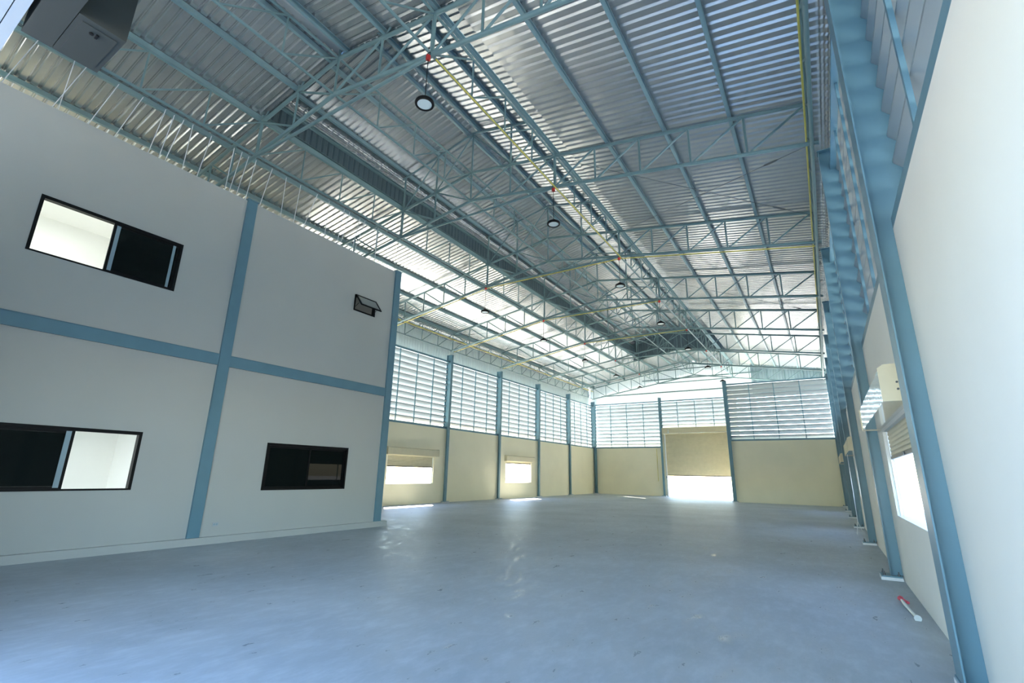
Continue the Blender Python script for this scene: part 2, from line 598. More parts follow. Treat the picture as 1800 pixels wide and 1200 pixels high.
MB().box(-0.0095, -0.004, 1.375, 1.465, 0.06, 1.18).build('interlock_stile', M['clad'], bpy.data.objects['window_2'])
sliding_window(3, W_DK, 'closed black framed lower window with two dark panes', 0, 0, (0.061, 1.42, -0.03), (1.36, 2.72, -0.075))
# small awning window
a0, a1, z0, z1 = W_SM
t = thing('window_4', 'small black awning window propped open high on the office wall', 'window', (OX, a0, z0), 0, kind='structure')
W, H = a1 - a0, z1 - z0
f = MB()
f.box(-0.12, 0.012, 0, 0.05, 0, H).box(-0.12, 0.012, W - 0.05, W, 0, H)
f.box(-0.12, 0.012, 0.05, W - 0.05, 0, 0.05).box(-0.12, 0.012, 0.05, W - 0.05, H - 0.05, H)
f.build('frame', M['black'], t)
an = math.radians(38)
sash = thing_s = bpy.data.objects.new('sash', None)
s = MB()
hh = H - 0.04
s.box(0, 0.035, 0.02, 0.07, -hh, 0).box(0, 0.035, W - 0.07, W - 0.02, -hh, 0)
s.box(0, 0.035, 0.07, W - 0.07, -hh, -hh + 0.05).box(0, 0.035, 0.07, W - 0.07, -0.05, 0)
bpy.data.objects.remove(thing_s)
sash = s.build('sash', M['black'], t, (0.016, 0, H - 0.02))
sash.rotation_euler = (0, -an, 0)
MB().box(0.014, 0.02, 0.071, W - 0.071, -hh + 0.051, -0.051).build('pane', M['clear'], sash)
for yy in (0.045, W - 0.06):
    MB().tube((0.0, yy, 0.12), (0.2, yy, 0.24), 0.008, 5).build('stay_arm', M['black'], t)

# outlet on the office wall
t = thing('wall_socket', 'small white twin wall socket low on the office wall', 'socket', (OX, 6.88, 0.44))
MB().box(0.001, 0.012, -0.07, 0.07, -0.045, 0.045).build('plate', M['white'], t)
MB().box(0.0125, 0.016, -0.05, -0.01, -0.02, 0.02).build('outlet', M['clad'], t)
MB().box(0.0125, 0.016, 0.01, 0.05, -0.02, 0.02).build('outlet', M['clad'], t)

# ------------------------------------------------------------------ louvre panels
PITCH = 0.362
slat_cache = {}
def louver(x, y, z0, z1, rz, length, label, group, n_mull=3, rails=(True, True), hd=(0.262, 0.25)):
    t = thing('louver_panel', label, 'louver', (x, y, z0), rz, group)
    H = z1 - z0
    n = int(round(H / PITCH))
    p = H / n
    key = (round(length, 3), hd)
    if key not in slat_cache:
        h, d = hd
        slat_cache[key] = MB().strip([(0.0, h + 0.035), (0.0, h), (d, 0.0), (d, -0.03)], 'x', -length / 2, length / 2, 0.008).mesh('slat', M['louver'])
    for i in range(n):
        obj('slat', slat_cache[key], t, (0, 0.02, i * p + 0.04))
    mm = MB().box(-0.028, 0.028, -0.045, 0.0, 0, H).mesh('mullion', M['steel'])
    for j in range(n_mull):
        obj('mullion', mm, t, (-length / 2 + length * (j + 1) / (n_mull + 1), 0, 0))
    if rails[0]:
        MB().box(-length / 2, length / 2, -0.10, 0.1, -0.13, -0.005).build('sill_rail', M['steel'], t)
    if rails[1]:
        MB().box(-length / 2, length / 2, -0.10, 0.1, H + 0.005, H + 0.12).build('head_rail', M['steel'], t)
    return t


LL = 6 - 0.02
rl = ['over the wall stretch nearest the entrance', 'above the largest shutter window', 'one bay past the largest shutter window',
      'above the second shutter hood of that wall', 'between the second and third shutter hoods',
      'above the third shutter hood of that wall', 'next to the forward end wall']
for k in range(0, 7):
    louver(1.06, bay_c(k), ZL0, ZL1, -PI / 2, LL, 'slatted louvre panel on the near long wall, ' + rl[k], 'louvre panels of the right wall', hd=(0.275, 0.25) if k < 2 else (0.235, 0.235))
ll = {2: 'mostly hidden behind the office block', 3: 'over the part-lowered shutter window', 4: 'between the two shutter windows',
      5: 'over the fully raised shutter window', 6: 'second from the room corner', 7: 'next to the room corner'}
for k in range(2, 8):
    louver(-20.52, bay_c(k), ZL0, ZL1, PI / 2, LL, 'slatted louvre panel on the far long wall, ' + ll[k], 'louvre panels of the left wall', hd=(0.262, 0.25))
xa, xb = LW + 0.18, -13.31
louver((xa + xb) / 2, FW + 0.1, ZL0, ZL1 + 0.1, 0, xb - xa, 'slatted louvre panel of the end wall left of the roller door', 'louvre panels of the end walls')
xa, xb = -13.29, -6.72
louver((xa + xb) / 2, FW + 0.1, 6.42, ZL1 + 0.1, 0, xb - xa, 'short slatted louvre panel directly over the big roller door', 'louvre panels of the end walls', rails=(False, True))
xa, xb = -6.26, RW - 0.19
louver((xa + xb) / 2, NW + 0.1, ZL0 + 0.12, ZL1 + 0.25, 0, xb - xa, 'slatted louvre panel of the forward end wall', 'louvre panels of the end walls', hd=(0.235, 0.23))

for xa, xb, w_ in ((-20.2, -13.3, 'behind the office rooms'), (-13.28, -6.5, 'beside the entrance hood'), (-6.48, 0.7, 'above the entrance hood')):
    louver((xa + xb) / 2, 0.2, 5.45, ZL1, PI, xb - xa, 'unseen slatted louvre panel of the front wall ' + w_, 'louvre panels of the front wall', hd=(0.345, 0.26) if xa > -15 else (0.2, 0.2))  # unseen panels, slat gaps shaped to set the daylight from the front

# ------------------------------------------------------------------ shutter windows
def corrug(mb_len, z0, z1, pitch=0.075, amp=0.012, t=0.006):
    pts = []
    n = max(1, int(round((z1 - z0) / pitch)))
    for i in range(n):
        zz = z1 - (z1 - z0) * i / n
        st = (z1 - z0) / n
        pts += [(0.0, zz), (-amp, zz - st * 0.25), (-amp, zz - st * 0.7), (0.0, zz - st * 0.92)]
    pts.append((0.0, z0))
    return MB().strip(pts, 'x', -mb_len / 2, mb_len / 2, t)


def shutter_window(x, y, rz, n, half, zc, label, hood_h, hood_d, width=3.9, zb=WIN[0]):
    """local x along the wall, local -y into the room"""
    t = thing('window_%d' % n, label, 'window', (x, y, 0), rz, kind='structure')
    zt = WIN[1]
    hw = width / 2 + 0.2
    hz = zt + 0.06
    hd = MB()
    hd.prism([(-0.002, hz), (-hood_d, hz), (-hood_d, hz + hood_h * 0.92), (-hood_d + 0.05, hz + hood_h), (-0.002, hz + hood_h)], 'x', -hw, hw)
    h = hd.build('shutter_hood', M['hood'] if hood_d > 0.25 else M['shutter'], t)
    MB().prism([(-0.001, hz - 0.012), (-hood_d - 0.012, hz - 0.012), (-hood_d - 0.012, hz + hood_h * 0.93), (-hood_d + 0.05, hz + hood_h + 0.014), (-0.001, hz + hood_h + 0.014)], 'x', hw + 0.001, hw + 0.02).build('end_plate', M['shutter'], h)
    MB().prism([(-0.001, hz - 0.012), (-hood_d - 0.012, hz - 0.012), (-hood_d - 0.012, hz + hood_h * 0.93), (-hood_d + 0.05, hz + hood_h + 0.014), (-0.001, hz + hood_h + 0.014)], 'x', -hw - 0.02, -hw - 0.001).build('end_plate', M['shutter'], h)
    for sx in (-1, 1):
        for bz in (0.3, 0.5):
            MB().tube((sx * (hw + 0.021), -hood_d * 0.45, hz + hood_h * bz), (sx * (hw + 0.032), -hood_d * 0.45, hz + hood_h * bz), 0.014, 6).build('bolt', M['bolt'], h)
    cu = corrug(width - 0.12, zc, zt + 0.05).build('shutter_curtain', M['shutter'], t, (0, 0.07, 0))
    MB().box(-width / 2 + 0.06, width / 2 - 0.06, 0.05, 0.09, zc - 0.05, zc).build('bottom_bar', M['bolt'], cu, (0, -0.07, 0))
    MB().box(-0.08, 0.08, -0.01, 0.0, zc - 0.045, zc + 0.0).build('handle', M['bolt'], cu, (0, -0.03, 0))
    for sx in (-1, 1):
        g = MB()
        xx = sx * (width / 2 - 0.03)
        g.box(xx - 0.03, xx + 0.03, 0.045, 0.055, zb, zt).box(xx - 0.03, xx + 0.03, 0.09, 0.1, zb, zt)
        g.box(xx + sx * 0.02 - 0.004, xx + sx * 0.02 + 0.004, 0.055, 0.09, zb, zt)
        g.build('guide_rail', M['zinc'], t)
    return t
cR = bay_c(1) + 0.05
shutter_window(RW, cR, -PI / 2, 5, 0, 2.22, 'large roller shutter window with a boxy metal hood between two near columns', 0.42, 0.28, 3.9, 1.2)
shutter_window(RW, bay_c(3) + 0.05, -PI / 2, 6, 0, 2.22, 'second roller shutter window along the near long wall, hood seen edge on', 0.42, 0.28, 3.9, 1.2)
shutter_window(RW, bay_c(5) + 0.05, -PI / 2, 7, 0, 2.22, 'third roller shutter window along the near long wall, hood seen edge on', 0.42, 0.28, 3.9, 1.2)
shutter_window(LW, bay_c(3) + 0.025, PI / 2, 8, 0, 2.10, 'wall shutter window with its beige curtain lowered a third of the way', 0.40, 0.22, 3.85)
shutter_window(LW, bay_c(5) + 0.025, PI / 2, 9, 0, 2.58, 'wall shutter window with its curtain rolled fully up under the hood', 0.40, 0.22, 3.85)

# ------------------------------------------------------------------ far roller door
d = thing('door_1', 'big beige roller shutter door raised to show bright daylight below', 'door', (-9.97, FW, 0), 0, kind='structure')
dw = 6.0
hd = MB().prism([(0.02, 5.80), (-0.30, 5.80), (-0.34, 5.85), (-0.34, 6.24), (-0.28, 6.34), (0.02, 6.34)], 'x', -dw / 2 - 0.12, dw / 2 + 0.2).build('shutter_hood', M['shutter'], d)
MB().box(-dw / 2 - 0.05, dw / 2 + 0.1, -0.352, -0.341, 5.83, 5.87).build('lower_flange', M['hood'], hd)
MB().box(-dw / 2 + 0.38, -dw / 2 + 0.46, -0.352, -0.341, 5.80, 6.24).build('seam_strip', M['hood'], hd)
MB().box(-dw / 2 - 0.12, dw / 2 + 0.2, 0.03, 0.16, 5.70, 6.40).build('lintel', M['shutter'], d)
cu = corrug(dw + 0.1, 1.95, 5.82, 0.1, 0.02).build('shutter_curtain', M['shutter'], d, (0, 0.0, 0))
MB().box(-dw / 2, dw / 2, -0.02, 0.03, 1.88, 1.95).build('bottom_bar', M['bolt'], cu)
for sx in (-1, 1):
    MB().box(sx * (dw / 2 + 0.02) - 0.05, sx * (dw / 2 + 0.02) + 0.05, -0.05, 0.06, 0, 5.8).build('guide_rail', M['zinc'], d)
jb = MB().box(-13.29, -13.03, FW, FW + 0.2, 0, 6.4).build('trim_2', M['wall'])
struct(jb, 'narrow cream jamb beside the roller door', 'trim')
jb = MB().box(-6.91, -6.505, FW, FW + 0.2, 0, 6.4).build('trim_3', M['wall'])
struct(jb, 'narrow cream jamb on the hidden side of the roller door', 'trim')
t = thing('switch_box', 'small grey switch box beside the roller door guide', 'switch', (-13.0, FW - 0.1, 1.75))
MB().box(-0.07, 0.07, -0.03, 0.05, -0.1, 0.1).build('box', M['clad'], t)
MB().tube((0, -0.03, 0.03), (0, -0.05, 0.03), 0.025, 8).build('button', M['red'], t)
t = MB().path([(-13.85, FW - 0.03, 1.35), (-13.85, FW - 0.03, 4.42)], 0.022).build('wall_conduit', M['yellow'])
tag(t, 'pale yellow conduit standing on the cream end wall', 'pipe')

# front entrance shutter hood at the camera's upper left
t = thing('entrance_shutter', 'shade-darkened olive shutter hood with hatch over the entrance opening', 'shutter', (-4.06, 0.37, DZ))
MB().box(0, 4.6, 0, 0.15, 0, 0.55).build('hood', M['front_hood'], t)
mbx = MB().box(0, 0.49, 0.154, 0.40, 0, 0.55).build('motor_box', M['front_hood'], t)
MB().box(0.05, 0.44, 0.185, 0.37, -0.004, -0.0005).build('hatch', M['front_hood'], mbx)
lt = MB().box(0.36, 0.40, 0.27, 0.285, -0.014, -0.0045).tube((0.38, 0.25, -0.0045), (0.38, 0.25, -0.014), 0.012, 6).build('latch', M['black'], mbx)

# ------------------------------------------------------------------ roof sheets
RIB = 0.235
NR = 3
SW = RIB * NR
def rib_profile():
    pts = []
    for i in range(NR):
        b = i * RIB
        pts += [(b, 0.0), (b + 0.130, 0.0), (b + 0.170, 0.042), (b + 0.187, 0.042), (b + 0.229, 0.0)]
    pts.append((SW, 0.0))
    return pts
RP = rib_profile()
def sheet_mesh(path, name, material, prof=RP, flip=False):
    v, f = [], []
    n = len(path)
    for i in range(n):
        p0, p1 = Vector(path[max(0, i - 1)]), Vector(path[min(n - 1, i + 1)])
        dd = (p1 - p0).normalized()
        nn = Vector((-dd.y, dd.x))
        if flip:
            nn = -nn
        for (w, h) in prof:
            q = Vector(path[i]) + nn * h
            v.append((q.x, w, q.y))
    k = len(prof)
    for i in range(n - 1):
        for j in range(k - 1):
            f.append((i * k + j, i * k + j + 1, (i + 1) * k + j + 1, (i + 1) * k + j))
    me = bpy.data.meshes.new(name)
    me.from_pydata(v, [], f)
    me.materials.append(material)
    me.update()
    return me


SO = 0.225           # sheet above the top chord centre
def eave_path(side, xtop):
    """path from the upper end down to the crimp curved eave, as (x, z)"""
    a = math.atan(SL)
    R = 0.42
    xe = 0.98
    pts = [(xtop, ztop(xtop) + SO), (xe, ztop(xe) + SO)]
    cx, cz = xe - R * math.sin(a), ztop(xe) + SO - R * math.cos(a)
    N = 14
    for i in range(1, N + 1):
        tt = a + (PI / 2 - a) * i / N
        rr = R + (0.007 if i % 2 else -0.007)
        pts.append((cx + rr * math.sin(tt), cz + rr * math.cos(tt)))
    pts.append((cx + R, cz - 0.06))
    if side == 'L':
        pts = [(2 * XR - x, z) for x, z in pts]
    return pts
ceilR = thing('ceiling', 'corrugated metal roof slope above the near long wall', 'ceiling', (0, 0, 0), kind='structure')
ceilL = thing('ceiling', 'corrugated metal roof slope above the office block', 'ceiling', (0, 0, 0), kind='structure')
MX0, MX1 = -13.42, -5.92       # main roof stops here under the raised vent roof
full = {s: sheet_mesh(eave_path(s, XR + (0.12 if s == 'R' else 0.12)), 'roof_sheet', M['roof'], flip=(s == 'L')) for s in 'RL'}
short = {s: sheet_mesh(eave_path(s, MX1 if s == 'R' else 2 * XR - MX0), 'roof_sheet', M['roof'], flip=(s == 'L')) for s in 'RL'}
YM0, YM1 = Yk[1] + 0.12, Yk[7] + 0.1
M['eave_clad'] = mat('brightened_cladding_sheet', srgb(214, 224, 224), 0.5, 0.0, 0.03, 2.0)  # colour lightened to stand in for bright light at the eave
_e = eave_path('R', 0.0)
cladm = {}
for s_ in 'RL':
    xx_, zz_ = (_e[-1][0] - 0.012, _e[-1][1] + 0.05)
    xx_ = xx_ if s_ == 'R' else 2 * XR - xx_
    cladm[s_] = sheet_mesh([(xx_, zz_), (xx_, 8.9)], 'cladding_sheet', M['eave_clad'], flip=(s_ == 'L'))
y = YM0 - SW * 9
while y < 48.9:
    inside = YM0 - 0.05 <= y <= YM1 - SW + 0.4
    for s_, par in (('R', ceilR), ('L', ceilL)):
        obj('roof_sheet', (short if inside else full)[s_], par, (0, y, 0))
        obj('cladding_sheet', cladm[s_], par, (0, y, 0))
    y += SW
YM1 = YM0 + SW * int(round((YM1 - YM0) / SW))

# raised ventilation roof
MS = 0.215
MZ = 14.30
mz = lambda x: MZ - MS * abs(x - XR)
def mon_path(side):
    if side == 'R':
        return [(XR - 0.02, mz(XR) + 0.2), (-5.0, mz(-5.0) + 0.2)]  # overhang lengthened to shade the vent from the sky
    a = math.atan(MS)
    R = 0.30
    xe = XR + 3.72
    pts = [(XR - 0.02, mz(XR) + 0.2), (xe, mz(xe) + 0.2)]
    cx, cz = xe - R * math.sin(a), mz(xe) + 0.2 - R * math.cos(a)
    for i in range(1, 13):
        tt = a + (PI / 2 - a) * i / 12
        rr = R + (0.009 if i % 2 else -0.009)
        pts.append((cx + rr * math.sin(tt), cz + rr * math.cos(tt)))
    return [(2 * XR - x, z) for x, z in pts], 2 * XR - (cx + R), cz
mon = thing('ceiling', 'raised corrugated vent roof along the ridge', 'ceiling', (0, 0, 0), kind='structure')
mR = sheet_mesh(mon_path('R'), 'vent_roof_sheet', M['roof'])
pl, cxm, czm = mon_path('L')
mL = sheet_mesh(pl, 'vent_roof_sheet', M['roof'], flip=True)
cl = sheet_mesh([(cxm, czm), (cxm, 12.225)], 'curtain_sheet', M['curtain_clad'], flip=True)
added_curtain = sheet_mesh([(-5.05, mz(-5.05) + 0.2), (-5.05, 12.4)], 'curtain_sheet', M['curtain_clad'])  # added unseen curtain, keeps sky light out of the vent
y = YM0 - 0.03
while y < YM1 - 0.1:
    obj('vent_roof_sheet', mR, mon, (0, y, 0))
    obj('vent_roof_sheet', mL, mon, (0, y, 0))
    obj('curtain_sheet', cl, mon, (0, y, 0))
    obj('curtain_sheet', added_curtain, mon, (0, y, 0))
    y += SW
# end walls of the raised roof
def end_wall(yy, name):
    x0, x1 = cxm, -5.6
    prof = []
    w = 0.0
    me_v, me_f = [], []
    xs = []
    x = x0
    while x < x1:
        xs += [(x, 0), (x + 0.12, 0), (x + 0.14, 0.03), (x + 0.18, 0.03), (x + 0.2, 0)]
        x += 0.235
    for (xx, dy) in xs:
        xc = min(xx, x1)
        me_v.append((xc, yy + dy, ztop(xc) + 0.05))
        me_v.append((xc, yy + dy, mz(xc) + 0.21))
    for i in range(len(xs) - 1):
        me_f.append((2 * i, 2 * i + 2, 2 * i + 3, 2 * i + 1))
    me = bpy.data.meshes.new(name)
    me.from_pydata(me_v, [], me_f)
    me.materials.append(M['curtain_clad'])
    obj(name, me, mon)
end_wall(YM0 - 0.04, 'end_wall')
end_wall(YM1 - 0.05, 'end_wall')
MB().prism([(XR - 0.35, mz(XR - 0.35) + 0.25), (XR, mz(XR) + 0.26), (XR + 0.35, mz(XR + 0.35) + 0.25), (XR + 0.35, mz(XR + 0.35) + 0.26), (XR, mz(XR) + 0.275), (XR - 0.35, mz(XR - 0.35) + 0.26)], 'y', YM0 - 0.1, YM1 + 0.1).build('ridge_cap', M['mortar'], mon)
for ya, yb, nm in ((0.1, YM0 - 0.05, 'ridge_cap'), (YM1 + 0.1, 48.9, 'ridge_cap')):
    zz = ztop(XR) + SO + 0.05
    MB().prism([(XR - 0.4, zz - 0.4 * SL), (XR, zz), (XR + 0.4, zz - 0.4 * SL), (XR + 0.4, zz + 0.01 - 0.4 * SL), (XR, zz + 0.012), (XR - 0.4, zz + 0.01 - 0.4 * SL)], 'y', ya, yb).build(nm, M['mortar'], ceilR)

# end gable cladding
def gable(x0, x1, z0, material, label, nm):
    v, f = [], []
    x = x0
    xs = []
    while x < x1 - 0.01:
        for dx, dy in ((0, 0), (0.17, 0), (0.19, 0.03), (0.215, 0.03), (0.235, 0)):
            xs.append((min(x + dx, x1), dy))
        x += 0.235
    for (xx, dy) in xs:
        v.append((xx, 48.74 + dy, z0))
        v.append((xx, 48.74 + dy, ztop(xx) + 0.24))
    for i in range(len(xs) - 1):
        f.append((2 * i, 2 * i + 2, 2 * i + 3, 2 * i + 1))
    me = bpy.data.meshes.new(nm)
    me.from_pydata(v, [], f)
    me.materials.append(material)
    return struct(obj(nm, me), label, 'wall')
gable(LW - 0.4, -4.85, 9.0, M['trans'], 'white translucent corrugated gable over the roller door', 'wall_gable')
gable(-4.85, RW + 0.4, 9.0, M['clad'], 'grey corrugated gable above the forward end wall', 'wall_gable')
for zz in (9.9, 11.2):
    t = MB().box(-19.5 if zz < 10 else -15, 0.6 if zz < 10 else -4, 48.62, 48.70, zz, zz + 0.1).build('gable_girt', M['truss'])
    tag(t, 'horizontal steel girt behind the last truss, %s one' % ('lower' if zz < 10 else 'upper'), 'girt')

# ------------------------------------------------------------------ purlins
def c_section(w=0.085, h=0.15, t=0.008, lip=0.02):
    return [(0, 0), (w, 0), (w, lip), (w - t, lip), (w - t, t), (t, t), (t, h - t), (w - t, h - t), (w - t, h - lip), (w, h - lip), (w, h), (0, h)]
def purlin(x, zb, ya, yb, label, mirror=False, group=None, h=0.15):
    cs = c_section(h=h)
    if mirror:
        cs = [(-u, w) for u, w in cs][::-1]
    o = MB().prism(cs, 'y', 0, yb - ya).build('purlin', M['purlin'], None, (x, ya, zb))
    return tag(o, label, 'purlin', group)


offs = [0.0, 1.74, 3.48, 5.22, 6.98]
for i, d_ in enumerate(offs):
    nmx = ['eave purlin', 'first purlin up from the eave', 'second purlin up from the eave', 'third purlin up from the eave', 'topmost full-length purlin'][i]
    x = 0.66 - d_
    purlin(x, ztop(x) + 0.06, 0.4, 48.6, 'grey steel ' + nmx + ' on the slope over the near long wall', False, 'purlins of the right slope')
    x = 2 * XR - x
    purlin(x, ztop(x) + 0.06, 0.4, 48.6, 'grey steel ' + nmx + ' on the slope over the office block', True, 'purlins of the left slope')
for ya, yb, w_ in ((0.4, Yk[1] + 0.05, 'in the entrance bay'), (Yk[7] + 0.3, 48.6, 'in the last bay')):
    for d_, nmx in ((1.75, 'upper'), (0.28, 'ridge')):
        x = XR + d_
        purlin(x, ztop(x) + 0.06, ya, yb, 'short %s purlin %s on the near-wall slope' % (nmx, w_), False, 'short ridge purlins')
        purlin(2 * XR - x, ztop(x) + 0.06, ya, yb, 'short %s purlin %s on the office slope' % (nmx, w_), True, 'short ridge purlins')
for d_, nmx in ((0.22, 'ridge'), (1.72, 'middle'), (3.35, 'edge')):
    x = XR + d_
    purlin(x, mz(x) + 0.04, YM0, YM1, 'dark %s purlin under the raised vent roof, near-wall side' % nmx, False, 'purlins of the raised roof')
    purlin(2 * XR - x, mz(x) + 0.04, YM0, YM1, 'dark %s purlin under the raised vent roof, office side' % nmx, True, 'purlins of the raised roof')
# girts behind the vent curtain
for zz in (12.42, 13.22):
    o = MB().prism(c_section(), 'y', 0, YM1 - YM0).build('curtain_girt', M['truss'], None, (cxm + 0.04, YM0, zz))
    tag(o, 'steel girt along the %s edge of the hanging vent cladding' % ('lower' if zz < 13 else 'upper'), 'girt')

# ------------------------------------------------------------------ trusses
xs_r = [XE - 1.406 * i for i in range(6)]             # 0.69 ... -6.34
xs_c = [-6.34, -8.08, XR]
XA = xs_r[-1]
half = xs_r + xs_c[1:]
def truss_parts():
    P = []
    P.append(('top_chord', MB().tube((XE + 0.05, 0, ztop(XE + 0.05)), (XR, 0, ztop(XR)), 0.055, 10).tube((2 * XR - XE - 0.05, 0, ztop(XE + 0.05)), (XR, 0, ztop(XR)), 0.055, 10)))
    P.append(('bottom_chord', MB().tube((XE + 0.15, 0, zbot(XE)), (XR, 0, zbot(XR) - 0.02), 0.055, 10).tube((2 * XR - XE - 0.15, 0, zbot(XE)), (XR, 0, zbot(XR) - 0.02), 0.055, 10)))
    P.append(('tie', MB().tube((XA, 0, zbot(XA) - 0.03), (2 * XR - XA, 0, zbot(XA) - 0.03), 0.045, 10)))
    for sgn in (1, -1):
        X = lambda x: x if sgn > 0 else 2 * XR - x
        for i, x in enumerate(half):
            if sgn < 0 and i == len(half) - 1:
                continue
            r = 0.05 if abs(x - XA) < 0.01 else 0.032
            top = ztop(x) + (0.3 if abs(x - XA) < 0.01 else 0)
            P.append(('post', MB().tube((X(x), 0, zbot(x)), (X(x), 0, top), r, 8)))
        for i in range(len(half) - 1):
            xi, xo = half[i + 1], half[i]
            P.append(('diagonal', MB().tube((X(xi), 0, zbot(xi)), (X(xo), 0, ztop(xo)), 0.032, 8)))
    return [(n, b.mesh(n, M['truss'], True)) for n, b in P]
def monitor_parts():
    P = []
    x1 = -7.15
    P.append(('vent_rafter', MB().tube((x1, 0, mz(x1)), (XR, 0, mz(XR)), 0.04, 8).tube((2 * XR + 6.2, 0, mz(6.2 + 2 * XR)), (XR, 0, mz(XR)), 0.04, 8)))
    for x in (-8.08, XR, -11.52, -13.26):
        P.append(('vent_post', MB().tube((x, 0, ztop(x)), (x, 0, mz(x)), 0.035, 8)))
    P.append(('vent_brace', MB().tube((-8.08, 0, ztop(-8.08)), (-6.95, 0, 13.15), 0.028, 8)))
    P.append(('vent_brace', MB().tube((-8.08, 0, ztop(-8.08) + 0.05), (XR, 0, mz(XR) - 0.05), 0.028, 8)))
    P.append(('vent_brace', MB().tube((-11.52, 0, ztop(-11.52) + 0.05), (XR, 0, mz(XR) - 0.05), 0.028, 8)))
    P.append(('vent_brace', MB().tube((-13.26, 0, ztop(-13.26)), (-11.52, 0, mz(-11.52) - 0.05), 0.028, 8)))
    return [(n, b.mesh(n, M['truss'], True)) for n, b in P]
TP, MP = truss_parts(), monitor_parts()
tl = ['carrying the first red junction box and office wall column', 'landing on the office block corner column',
      'with yellow conduit along its whole lower chord', 'landing on the first column past the office block',
      'landing on the second column past the office block', 'landing on the third column past the office block',
      'at the blind end of the raised roof', 'against the end gable']
for k in range(1, 9):
    t = thing('roof_truss', 'grey-green tubular steel roof truss ' + tl[k - 1], 'truss', (0, Yk[k], 0), 0, 'cross trusses of the roof')
    for n, me in TP + (MP if k < 8 else []):
        obj(n, me, t)

# longitudinal lattice girders
gv = MB().tube((0, 0, 0), (0, 0, DEP), 0.024, 6).mesh('lattice_post', M['truss'], True)
gdg = MB().tube((0, 0, 0), (0, 1.5, DEP), 0.024, 6).mesh('lattice_diagonal', M['truss'], True)
gl = [(XE, 'along the eave over the near long wall'), (XA, 'under the edge of the vent roof carrying the yellow conduit'),
      (XR, 'straight below the ridge'), (2 * XR - XA, 'below the hanging vent cladding'), (XLE, 'along the eave over the far long wall')]
for x, w_ in gl:
    t = thing('lattice_girder', 'long tubular lattice girder ' + w_, 'girder', (x, 0, 0), 0, 'lengthwise lattice girders')
    a, b = zbot(x), ztop(x)
    rr = 0.036
    MB().tube((0, 0.4, b), (0, 48.5, b), rr, 8).build('upper_chord', M['truss'], t, smooth=True)
    MB().tube((0, 0.4, a), (0, 48.5, a), rr + (0.01 if x in (XE,) else 0), 8).build('lower_chord', M['truss'], t, smooth=True)
    for k in range(0, 8):
        for j in range(4):
            yy = Yk[k] + 1.5 * j
            if j:
                obj('lattice_post', gv, t, (0, yy, a))
            obj('lattice_diagonal', gdg, t, (0, yy, a))

# cross brace rods with turnbuckles
def rod(p, q, label):
    p, q = Vector(p), Vector(q)
    t = thing('brace_rod', label, 'rod', p, 0, 'roof brace rods')
    d_ = q - p
    MB().tube((0, 0, 0), d_, 0.008, 6).build('rod', M['dark'], t)
    u = d_.normalized()
    c1 = u * 0.95
    side = u.cross(Vector((0, 0, 1))).normalized() * 0.035
    tb = MB()
    for sg in (1, -1):
        tb.path([c1, c1 + u * 0.08 + side * sg, c1 + u * 0.42 + side * sg, c1 + u * 0.5], 0.009, 5)
    tb.build('turnbuckle', M['dark'], t)
for k, w_ in ((2, 'second'), (4, 'fourth')):
    rod((XE - 0.05, Yk[k], zbot(XE)), (XA, Yk[k + 1], ztop(XA) - 0.08), 'thin dark tie rod crossing from the eave of the %s truss, near-wall slope' % w_)
    rod((XE - 0.05, Yk[k + 1], ztop(XE) - 0.1), (XA, Yk[k], ztop(XA) - 0.08), 'thin dark tie rod crossing toward the eave of the truss after the %s, near-wall slope' % w_)
    rod((XLE + 0.05, Yk[k + 1], ztop(XE) - 0.1), (2 * XR - XA, Yk[k], ztop(XA) - 0.08), 'thin dark tie rod starting at the %s truss, office slope' % w_)
    rod((XLE + 0.05, Yk[k], ztop(XE) - 0.1), (2 * XR - XA, Yk[k + 1], ztop(XA) - 0.08), 'thin dark tie rod ending past the %s truss, office slope' % w_)

# ------------------------------------------------------------------ conduits
def conduit(pts, label, r=0.022):
    mb_ = MB().path(pts, r, 8)
    o = mb_.build('conduit', M['yellow'], smooth=True)
    return tag(o, label, 'pipe', 'yellow conduits in the roof')
zc = lambda x: zbot(x) - 0.09
conduit([(XE - 0.08, 0.6, zbot(XE) + 0.42), (XE - 0.08, 30.2, zbot(XE) + 0.42)], 'yellow conduit running along the eave girder of the near long wall')
conduit([(XA + 0.06, Yk[1] + 0.08, zc(XA)), (XA + 0.06, Yk[3] - 0.03, zc(XA))], 'yellow conduit running lengthwise from the first red junction box')
conduit([(XE - 0.06, Yk[3] + 0.06, zc(XE)), (XA, Yk[3] + 0.06, zc(XA)), (2 * XR - XA, Yk[3] + 0.06, zc(XA)), (XLE + 0.1, Yk[3] + 0.06, zc(XE))], 'yellow conduit following the lower chord of the third truss')
conduit([(XA, Yk[4] + 0.06, zc(XA)), (2 * XR - XA, Yk[4] + 0.06, zc(XA)), (XLE + 0.1, Yk[4] + 0.06, zc(XE))], 'yellow conduit under the fourth truss toward the far long wall')
conduit([(XA, Yk[5] + 0.06, zc(XA)), (2 * XR - XA, Yk[5] + 0.06, zc(XA)), (XLE + 0.1, Yk[5] + 0.06, zc(XE))], 'yellow conduit under the fifth truss toward the far long wall')
conduit([(XLE + 0.1, Yk[3], zbot(XE) + 0.75), (XLE + 0.1, Yk[8] - 0.4, zbot(XE) + 0.75)], 'yellow conduit running along the eave girder of the far long wall', 0.035)

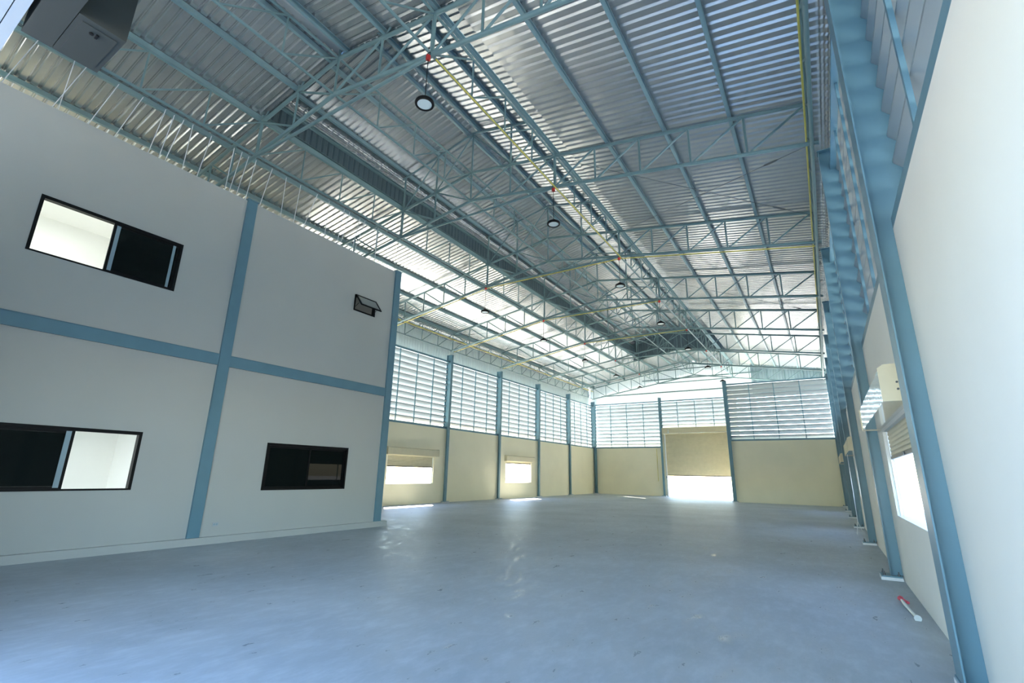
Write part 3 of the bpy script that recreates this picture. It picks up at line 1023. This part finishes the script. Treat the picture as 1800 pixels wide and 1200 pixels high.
# ------------------------------------------------------------------ pendant lamps
def lamp(x, y, label):
    zt = zbot(x) - 0.17
    t = thing('pendant_lamp', label, 'lamp', (x, y, 9.43), 0, 'round high-bay lamps')
    b = MB()
    N = 28
    prof = [(0.155, -0.005), (0.2, -0.012), (0.212, 0.02), (0.2, 0.06), (0.12, 0.1), (0.06, 0.16)]
    for (r, z) in prof:
        for i in range(N):
            b.v.append((r * math.cos(2 * PI * i / N), r * math.sin(2 * PI * i / N), z))
    for s_ in range(len(prof) - 1):
        for i in range(N):
            j = (i + 1) % N
            b.f.append((s_ * N + i, s_ * N + j, (s_ + 1) * N + j, (s_ + 1) * N + i))
    b.f.append(tuple((len(prof) - 1) * N + i for i in range(N)))
    lm = 'housing'
    if 'housing' not in lamp_cache:
        lamp_cache['housing'] = b.mesh('housing', M['black'], True)
        lamp_cache['lens'] = MB().tube((0, 0, 0.0), (0, 0, 0.01), 0.157, 28).mesh('lens', M['lens'])
    obj('housing', lamp_cache['housing'], t)
    obj('lens', lamp_cache['lens'], t)
    MB().tube((0, 0, 0.16), (0, 0, zt - 0.055 - 9.43), 0.009, 6).build('cable', M['black'], t)
    j = thing('junction_box', label.replace('round black-rimmed pendant lamp', 'small red junction box above the lamp'), 'junction box', (x, y, zt), 0, 'red junction boxes')
    MB().tube((0, 0, -0.05), (0, 0, 0.05), 0.055, 8).build('box_body', M['red'], j)
    MB().tube((-0.05, 0, 0.05), (-0.05, 0, 0.13), 0.008, 5).tube((0.05, 0, 0.05), (0.05, 0, 0.13), 0.008, 5).tube((-0.05, 0, 0.13), (0.05, 0, 0.13), 0.008, 5).build('hanger_hook', M['black'], j)
lamp_cache = {}
for k in range(1, 8):
    lamp(XA, Yk[k] - 0.1, 'round black-rimmed pendant lamp under the %s truss, vent roof side' % ORD[k - 1])
for k in range(3, 8):
    lamp(2 * XR - XA, Yk[k] - 0.1, 'round black-rimmed pendant lamp under the %s truss, far wall side' % ORD[k - 1])

# ------------------------------------------------------------------ hanger wires over the office ceiling
yy = 1.5
i = 0
while yy < 11.6:
    x0 = -13.34 + 0.02 * (i % 3)
    o = MB().tube((0, 0, 0), (random.uniform(-0.12, 0.0), random.uniform(-0.5, 0.1), 8.8 - 10.72), 0.0095, 5).build('hanger_wire', M['zinc'], None, (x0, yy, 10.72))
    tag(o, 'thin bright ceiling hanger wire dropping behind the office wall top', 'wire', 'hanger wires over the office')
    yy += random.choice([0.22, 0.5, 0.62])
    i += 1

# ------------------------------------------------------------------ small things on the floor
t = thing('plastic_tube', 'crumpled clear plastic tube with pink-red end lying by the wall', 'litter', (0.745, 9.55, 0.03))
pts = [(-0.03, 0.6, 0.02), (-0.02, 0.3, 0.0), (0.0, -0.1, 0.0), (0.02, -0.45, 0.0), (0.03, -0.58, 0.0)]
b = MB()
for p_, q_, ra, rb in zip(pts[:-1], pts[1:], (0.02, 0.024, 0.02, 0.024), (0.024, 0.02, 0.024, 0.045)):
    b.tube(p_, q_, ra, 8, rb)
b.build('tube_body', M['plastic'], t, smooth=True)
b = MB().tube((-0.03, 0.6, 0.02), (-0.035, 0.68, 0.03), 0.035, 7, 0.02).tube((-0.05, 0.62, 0.02), (0.03, 0.35, 0.015), 0.03, 7, 0.02)
b.build('red_end', M['pink'], t)
t = thing('pull_strap', 'white pull strap with forked end hanging from the second shutter hood', 'strap', (0.672, 21.4, 0))
MB().strip([(0.0, 2.68), (0.0, 1.4), (-0.005, 0.42)], 'y', -0.035, 0.035, 0.014).build('strap', M['grout'], t)
MB().strip([(-0.005, 0.42), (-0.085, 0.003)], 'y', -0.04, 0.03, 0.014).build('loose_end', M['grout'], t)
MB().strip([(-0.005, 0.42), (0.08, 0.12)], 'y', -0.03, 0.04, 0.014).build('loose_end', M['grout'], t)
